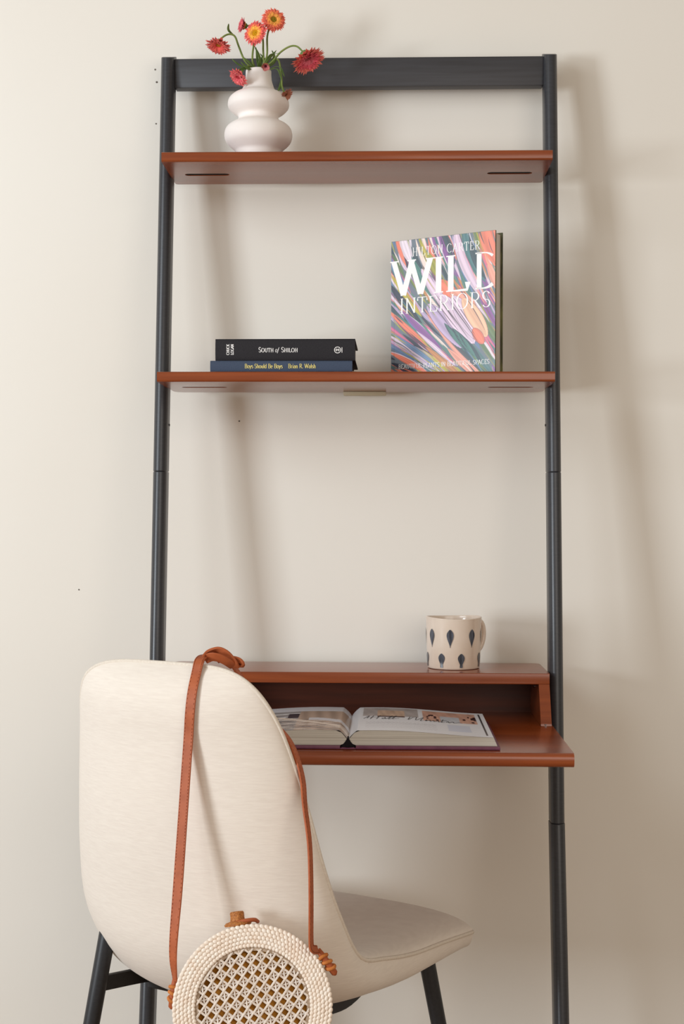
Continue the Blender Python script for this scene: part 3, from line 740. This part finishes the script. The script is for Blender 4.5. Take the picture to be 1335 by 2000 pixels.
# stations along the shell, front of seat -> top of back: rim (x,y,z), middle of the mid surface (y,z), outer thickness, inner thickness
ST = [ # rx     ry     rz     cy     cz     To    Ti
 (.234, .452, .412, .466, .415, .034, .024),
 (.233, .433, .413, .444, .413, .032, .028),
 (.231, .340, .422, .340, .408, .036, .032),
 (.230, .240, .431, .240, .404, .039, .034),
 (.230, .150, .448, .130, .406, .042, .034),
 (.230, .072, .471, .040, .420, .044, .034),
 (.228, .020, .539, -.030, .470, .040, .034),
 (.2186, -.0096, .612, -.062, .560, .030, .032),
 (.2039, -.0309, .700, -.086, .670, .024, .030),
 (.1864, -.0542, .790, -.100, .780, .018, .028),
 (.1752, -.0731, .850, -.110, .850, .014, .026),
 (.1678, -.0905, .8993, -.0899, .8993, .008, .018)]
SS = np.array(spline(ST, 8)); NT = len(SS)
# arc-length style parameter
def row(t):
    f = t*(NT-1); i = min(int(f), NT-2); a = f-i
    return SS[i]*(1-a)+SS[i+1]*a
NR, NC = 84, 56
def smax(t):
    # front corners (t small) tight, top corners (t near 1) generous
    lo = 1.0
    if t < .045:
        u = 1-t/.045; lo = 1-.16*(1-(1-min(u, .9999)**2.4)**(1/2.4))
    if t > .6807:
        u = (t-.6807)/.3193; lo = (1-min(u, 1)**4.496)**(1/4.496)
    return max(lo, .0)
def surf(t, s):
    r = row(t); a = abs(s)**2.3
    y = r[3]+(r[1]-r[3])*a; z = r[4]+(r[2]-r[4])*a
    return Vector((r[0]*s, y, z))
def nrm(t, s):
    e = 1e-3; t0, t1 = max(0, t-e), min(1, t+e); s0, s1 = max(-1, s-e), min(1, s+e)
    n = (surf(t1, s)-surf(t0, s)).cross(surf(t, s1)-surf(t, s0))
    return n.normalized() if n.length > 1e-12 else Vector((0, 1, 0))
def tt(j):
    u = j/(NR-1); return .5-.5*math.cos(PI*u) if True else u
def shell_side(sign, extra=0.0):
    bm = bmesh.new(); rows = []
    for j in range(NR):
        t = tt(j); sm = smax(t); r = row(t); rw = []
        for i in range(NC+1):
            q = math.sin(PI*(i/NC-.5))                       # denser near the rim
            s = q*sm
            seat = min(1, max(0, (.50-t)/.12))                # 1 on the seat, 0 on the back
            et = max(0, 1-max(0, (.020-t)/.020)**4.0)**.5*max(0, 1-max(0, (t-.90)/.10)**2.4)**.5
            pw = (4+20*seat) if sign < 0 else 4.5
            fall = max(0, 1-abs(q)**pw)**.5*et
            th = (r[5] if sign < 0 else r[6])*fall
            n = nrm(t, s)
            if n.y*1+n.z*1 < 0: n = -n
            P = surf(t, s)+n*(sign*th)
            if sign > 0 and t > .36:                          # the front padding swells past the piped edge
                k = min(1, (t-.36)/.12); e1 = abs(q)**14; g_ = .0085*k*min(1, fall*3.2)
                P.x += math.copysign(g_*e1*min(1, smax(t)*1.5)*(1-max(0, (t-.86)/.14)*.3), s) if abs(s) > 1e-4 else 0
                tz = max(0, (t-.90)/.10); P.z += .004*tz**2*min(1, fall*3+.6*tz*(1-abs(q)**8)); P.y -= .004*k*e1*fall
            rw.append(bm.verts.new(P))
        rows.append(rw)
    for a, b in zip(rows, rows[1:]):
        for i in range(NC):
            bm.faces.new((a[i], a[i+1], b[i+1], b[i]))
    bmesh.ops.remove_doubles(bm, verts=bm.verts, dist=1e-5)
    bmesh.ops.recalc_face_normals(bm, faces=bm.faces)
    return bm
obj('outer_shell', shell_side(-1), 'fabric', chair, smooth=True)
obj('seat_cushion', shell_side(+1), 'fabric', chair, smooth=True)
rim = [surf(tt(j), smax(tt(j))) for j in range(NR)]
rimL = [Vector((-p.x, p.y, p.z)) for p in rim]
loop = rim+rimL[::-1][1:]
pp = [loop[0]]
for p in loop[1:]:
    if (p-pp[-1]).length > .004: pp.append(p)
bm = bmesh.new(); tube(bm, pp+[loop[0]], .0032, 8, cap=False)
obj('piping', bm, 'pipe', chair, smooth=True)
# side seams where back panel meets seat sides
for sg in (1, -1):
    bm = bmesh.new(); pts = []
    for k in range(13):
        q = .999-.50*(k/12)**1.3; t = .425-.012*k/12
        s = q; r = row(t); fall = max(0, 1-abs(q)**5)**.5
        n = nrm(t, s);  n = -n if n.y+n.z < 0 else n
        p = surf(t, s)-n*(r[5]*fall+.0002); pts.append((sg*p.x, p.y, p.z))
    tube(bm, pts, .0014, 6); obj('side_seam', bm, 'pipe', chair, smooth=True)
def leg(p0, p1, r0, r1):
    bm = bmesh.new(); p0 = Vector(p0); p1 = Vector(p1)
    tube(bm, [p0, p0.lerp(p1, .02), p0.lerp(p1, .5), p0.lerp(p1, .995), p1], [r0*.9, r0, (r0+r1)/2, r1, r1*.8], 24)
    return bm
LG = [((-.159, -.021, .487), (-.219, -.083, 0)), ((.159, -.021, .487), (.219, -.083, 0)), ((-.198, .345, .392), (-.238, .425, 0)), ((.198, .345, .392), (.238, .425, 0))]
for k, (a, b) in enumerate(LG):
    o = obj('leg', leg(a, b, .0132, .0112), 'metal', chair, smooth=True, auto=40)
for sg in (-1, 1):
    # flat steel arm from rear leg inward under the shell, on to the front leg
    bm = bmesh.new()
    pts = spline([(sg*.172, -.026, .392), (sg*.160, .040, .386), (sg*.158, .095, .378), (sg*.160, .16, .374), (sg*.158, .25, .392)], 5)
    ribbon(bm, pts, [(0, 0, 1)]*len(pts), .024, .009)
    obj('frame_arm', bm, 'metal', chair, smooth=True, auto=40)
bm = bmesh.new(); box(bm, -.158, .158, .070, .094, .360, .384, bev=.002)
obj('cross_bar', bm, 'metal', chair)
for sg in (-1, 1):
    bm = bmesh.new(); tube(bm, [(sg*.110, .080, .353), (sg*.110, .080, .362)], .006, 12)
    obj('bolt', bm, 'metal', chair)

# ------------------------------------------------------------------ round bag
BX, BY, BZ, BR = -.1225, -.735, .4530, .1070
bag = thing('round_bag', 'round white woven rattan bag hanging from the chair back by its tan leather strap', 'bag', (0, 0, 0))
BM = Matrix.Translation((BX, BY, BZ)) @ Matrix.Rotation(math.radians(7), 4, 'Z') @ Matrix.Rotation(math.radians(-16), 4, 'X')
def bx(bm): bmesh.ops.transform(bm, matrix=BM, verts=bm.verts)
DEP = .046
# side wall: stacked coils
bm = bmesh.new()
prof = [(BR-.010, .0)]
for k in range(7):
    yc = .0040+k*(DEP-.008)/6
    for a in (-60, 0, 60): prof.append((BR-.0040+.0040*math.cos(math.radians(a)), yc+.0037*math.sin(math.radians(a))))
prof.append((BR-.010, DEP))
n = 96; rings = []
for r, y in prof: rings.append([bm.verts.new((r*math.cos(2*PI*k/n), y, r*math.sin(2*PI*k/n))) for k in range(n)])
for a, b in zip(rings, rings[1:]):
    for k in range(n): bm.faces.new((a[k], a[(k+1) % n], b[(k+1) % n], b[k]))
bmesh.ops.recalc_face_normals(bm, faces=bm.faces)
bx(bm); obj('side_wall', bm, 'rattan', bag, smooth=True)
def annulus(r0, r1, y, bulge, n=96, m=6):
    bm = bmesh.new(); rings = []
    for i in range(m+1):
        f = i/m; r = r0+(r1-r0)*f; rings.append([bm.verts.new((r*math.cos(2*PI*k/n), y-bulge*math.sin(PI*f), r*math.sin(2*PI*k/n))) for k in range(n)])
    for a, b in zip(rings, rings[1:]):
        for k in range(n): bm.faces.new((a[k], a[(k+1) % n], b[(k+1) % n], b[k]))
    bmesh.ops.recalc_face_normals(bm, faces=bm.faces); return bm
RI = .0755
bm = annulus(RI-.003, BR-.001, -.0010, .001); bx(bm); obj('rim_backing', bm, 'rattan_dark', bag, smooth=True)
bm = annulus(.001, BR-.002, DEP, 0); bx(bm); obj('bag_back', bm, 'rattan', bag, smooth=True)
bm = annulus(.00005, RI+.004, .0060, 0); bx(bm); obj('lining', bm, 'lining', bag)
# coil stitches: six rings of plump wraps, offset ring to ring
tmpl = bmesh.new(); bmesh.ops.create_uvsphere(tmpl, u_segments=8, v_segments=5, radius=1)
tv = [v.co.copy() for v in tmpl.verts]; tf = [[v.index for v in f.verts] for f in tmpl.faces]; tmpl.free()
VV = []; FF = []; rnd = random.Random(4)
NB = 100
for ring in range(6):
    r = BR-.0028-ring*.00495
    for k in range(NB):
        a = 2*PI*(k+.42*ring)/NB
        sz = (.0031, .0021, .0043*r/BR)
        tilt = .42
        M3 = Matrix.Translation((r*math.cos(a), -.0016-.0010*math.sin(PI*(ring+.5)/6)+rnd.uniform(-.0003, .0003), r*math.sin(a))) @ Matrix.Rotation(-a+tilt, 4, 'Y') @ Matrix.Diagonal((*sz, 1))
        b0 = len(VV); VV += [tuple(BM @ M3 @ v) for v in tv]; FF += [[b0+i for i in f] for f in tf]
me = bpy.data.meshes.new('coil_weave'); me.from_pydata(VV, [], FF)
obj('coil_weave', me, 'rattan', bag, smooth=True, kind='stuff')
# cane lattice
bm = bmesh.new(); g = .01385; rot = math.radians(9)
def strip(nx_, ny_, c, w, y, th=.0009):
    """strip along the line n.p = c clipped to the disc RI"""
    L2 = RI*RI-c*c
    if L2 <= 1e-6: return
    L_ = math.sqrt(L2); tx, ty = -ny_, nx_
    seg = 10
    pv = []
    for k in range(seg+1):
        f = -L_+2*L_*k/seg
        yy_ = y-.0006*math.sin(k*2.3+c*400)
        for a, b in ((-1, 0), (0, -th), (1, 0)):
            X = nx_*(c+a*w/2)+tx*f; Z = ny_*(c+a*w/2)+ty*f
            pv.append(bm.verts.new((X, yy_+b, Z)))
    for k in range(seg):
        for a in range(2):
            i = k*3+a; bm.faces.new((pv[i], pv[i+1], pv[i+4], pv[i+3]))
cr, sr = math.cos(rot), math.sin(rot)
hd = .0035
for k in range(-7, 8):
    strip(cr, sr, (k+.5)*g, .0023, -.0002); strip(-sr, cr, (k+.5)*g, .0023, .0006)
c45, s45 = math.cos(rot+PI/4), math.sin(rot+PI/4)
gd = g/math.sqrt(2)
for k in range(-12, 13):
    for sgn in (-1, 1):
        strip(c45, s45, k*gd+sgn*(hd+.0008), .0016, -.0009)
        strip(-s45, c45, k*gd+sgn*(hd+.0008), .0016, -.0014)
bmesh.ops.recalc_face_normals(bm, faces=bm.faces)
bx(bm); obj('cane_lattice', bm, 'cane', bag, kind='stuff')
# clasp: wicker toggle and loop on top
bm = bmesh.new()
lathe(bm, [(.0002, 0), (.0175, .0), (.0185, .0025), (.0165, .0048), (.0102, .0065), (.0094, .0100), (.0096, .0170), (.0085, .0190), (.0002, .0195)], 28)
for v in bm.verts:
    a = math.atan2(v.co.y, v.co.x); v.co.x *= 1+.05*math.sin(a*9+v.co.z*1500); v.co.y *= 1+.05*math.sin(a*9+v.co.z*1500)
bmesh.ops.transform(bm, matrix=BM @ Matrix.Translation((-.0190, .018, BR-.002)) @ Matrix.Rotation(-.10, 4, 'Y'), verts=bm.verts)
tg = obj('toggle', bm, 'wicker', bag, smooth=True, auto=50)
bm = bmesh.new(); pts = spline([tuple(BM @ Vector(p)) for p in ((-.030, .012, BR+.000), (-.010, .006, BR+.0045), (.003, .010, BR+.0055), (.008, .022, BR+.003))], 5)
tube(bm, pts, .0028, 8); obj('clasp_loop', bm, 'leather', bag, smooth=True)

from mathutils.bvhtree import BVHTree
def world_tree(o, parent_m):
    return BVHTree.FromPolygons([parent_m @ v.co for v in o.data.vertices], [tuple(p.vertices) for p in o.data.polygons])
CM = Matrix.Translation(chair.location) @ Matrix.Rotation(-TH, 4, 'Z')
TREES = [world_tree(o, CM) for o in C.objects if o.parent == chair and o.name in ('outer_shell', 'seat_cushion')]
def clear(p, gap=.0035):
    """keep a strap point just outside the upholstery, as seen from behind the chair"""
    p = Vector(p); y = p.y
    for t in TREES:
        for dx in (-.006, 0, .006):
            h = t.ray_cast(Vector((p.x+dx, -1.6, p.z)), Vector((0, 1, 0)))
            if h[0] is not None: y = min(y, h[0].y-gap)
    return (p.x, y, p.z)
def strap(name, pts, sides, width, thick=.0026, stitches=True, parent=bag, z_lo=0, z_hi=9):
    P = spline(pts, 8); Sd = spline(sides, 8)
    P = [clear(p) if z_lo < p[2] < z_hi else tuple(p) for p in P]
    for _ in range(3): P = [P[0]]+[tuple((P[i-1][k]+2*P[i][k]+P[i+1][k])/4 if k != 1 else min(P[i][1], (P[i-1][1]+2*P[i][1]+P[i+1][1])/4) for k in range(3)) for i in range(1, len(P)-1)]+[P[-1]]
    bm = bmesh.new(); ribbon(bm, P, Sd, width, thick); o = obj(name, bm, 'leather', parent, smooth=True, auto=40)
    if stitches:
        bm = bmesh.new(); PP = [Vector(p) for p in P]
        acc = 0
        for i in range(len(PP)-1):
            seg = PP[i+1]-PP[i]; L_ = seg.length; n = max(1, int(L_/.0042))
            t = seg.normalized(); s = Vector(Sd[i]); s = (s-t*s.dot(t)).normalized(); u = t.cross(s)
            for k in range(n):
                c = PP[i]+seg*((k+.5)/n)
                for sg in (-1, 1):
                    for uu in (-1, 1):
                        q = c+s*(sg*(width/2-.0018))+u*(uu*(thick/2+.0001))
                        a = t*.0012; b = s*.0004
                        bm.faces.new([bm.verts.new(q-a-b), bm.verts.new(q+a-b), bm.verts.new(q+a+b), bm.verts.new(q-a+b)])
        obj('stitching', bm, 'stitch', o, kind='stuff')
    return o
# left strand: over the top edge of the chair and straight down to the bag
AL = (BX-BR-.0035, BY+.028, BZ+.006); AR = (BX+BR*.87+.002, BY+.030, BZ+.050)
side_f = (1, -.35, 0)
strap('strap', [(-.1950, -.598, .9080), (-.2020, -.618, .9110), (-.2070, -.638, .9090), (-.2095, -.650, .898), (-.2150, -.657, .860), (-.2195, -.668, .80), (-.2240, -.686, .70), (-.2290, -.700, .60), (-.2340, -.708, .52), (AL[0]+.002, AL[1]-.002, AL[2]+.02)],
      [(1, -.30, -.1)]*4+[(1, -.35, 0)]*4+[(1, -.8, 0), (.5, -1, 0)], .0145, z_hi=.902)
# right strand: comes round the near edge of the back and down
strap('strap', [(-.165, -.590, .893), (-.140, -.610, .862), (-.1140, -.630, .828), (-.0805, -.640, .795), (-.0620, -.664, .752), (-.0560, -.694, .715), (-.0480, -.712, .665), (-.0455, -.722, .60), (-.0455, -.722, .54), (-.0435, -.720, .528), (AR[0]-.010, AR[1]-.004, AR[2]+.020)],
      [(.35, 1, 0)]*11, .0125, z_hi=.70)
# knot where the strap is tied on top of the back
def loopk(pts, sides, w, name='knot_loop'):
    P = spline(pts, 7); Sd = spline(sides, 7)
    bm = bmesh.new(); ribbon(bm, P, Sd, w, .0035); return obj(name, bm, 'leather', bag, smooth=True, auto=45)
K = Vector((-.1905, -.620, .9035))
def kp(l): return [tuple(K+Vector((p[0]*.84, p[1]*.84, p[2]*.74))) for p in l]
loopk(kp([(-.018, -.012, .002), (-.012, .000, .014), (.004, .004, .021), (.020, .000, .014), (.032, -.004, .000), (.036, .002, -.012)]),
      [(0, -1, .5), (.3, -1, .9), (.4, -.9, .6), (.6, -.7, .8), (.8, -.6, .4), (1, -.5, .2)], .0150)
loopk(kp([(-.014, -.004, .004), (-.002, -.012, .010), (.012, -.014, .008), (.026, -.010, -.001), (.034, .002, -.010)]),
      [(0, -.6, 1), (.1, -.5, 1), (.4, -.5, .9), (.5, -.5, .7), (.7, -.5, .4)], .0130)
loopk(kp([(-.020, .004, .000), (-.016, .006, .012), (-.006, .008, .016), (.004, .008, .008), (.008, .004, -.001)]), [(0, -1, .2)]*5, .0110)
loopk(kp([(.020, .006, -.002), (.030, .004, .004), (.042, .000, .002), (.048, .000, -.004), (.044, .006, -.010)]), [(0, -.7, .9), (0, -.7, .9), (0, -.6, 1), (.2, -.7, .6), (.2, -.7, .5)], .0100, 'knot_end')
# strap ends: knotted cord and small end tabs on the bag
for (ax_, ay_, az_), sg, ln in ((AL, -1, .12), (AR, 1, .62)):
    d = Vector((sg*math.sin(ln), 0, -math.cos(ln))); c0 = Vector((ax_, ay_, az_+.006)) - d*.004
    side = Vector((-d.z, 0, d.x))
    for k in range(3):
        c = c0+d*(.0085*k)
        pts = [c+side*(.0056*math.cos(a))+Vector((0, .0056*math.sin(a), 0))+d*(.0022*math.sin(a+k)) for a in [2*PI*j/14 for j in range(14)]]
        bm = bmesh.new(); tube(bm, pts+[pts[0]], .0026, 7, cap=False)
        obj('cord_knot', bm, 'leatheredge', bag, smooth=True)
    bm = bmesh.new(); tube(bm, [c0-d*.012, c0-d*.002, c0+d*.014, c0+d*.027, c0+d*.030], [.0035, .0046, .0050, .0046, .0015], 12)
    obj('end_tab', bm, 'leather', bag, smooth=True)
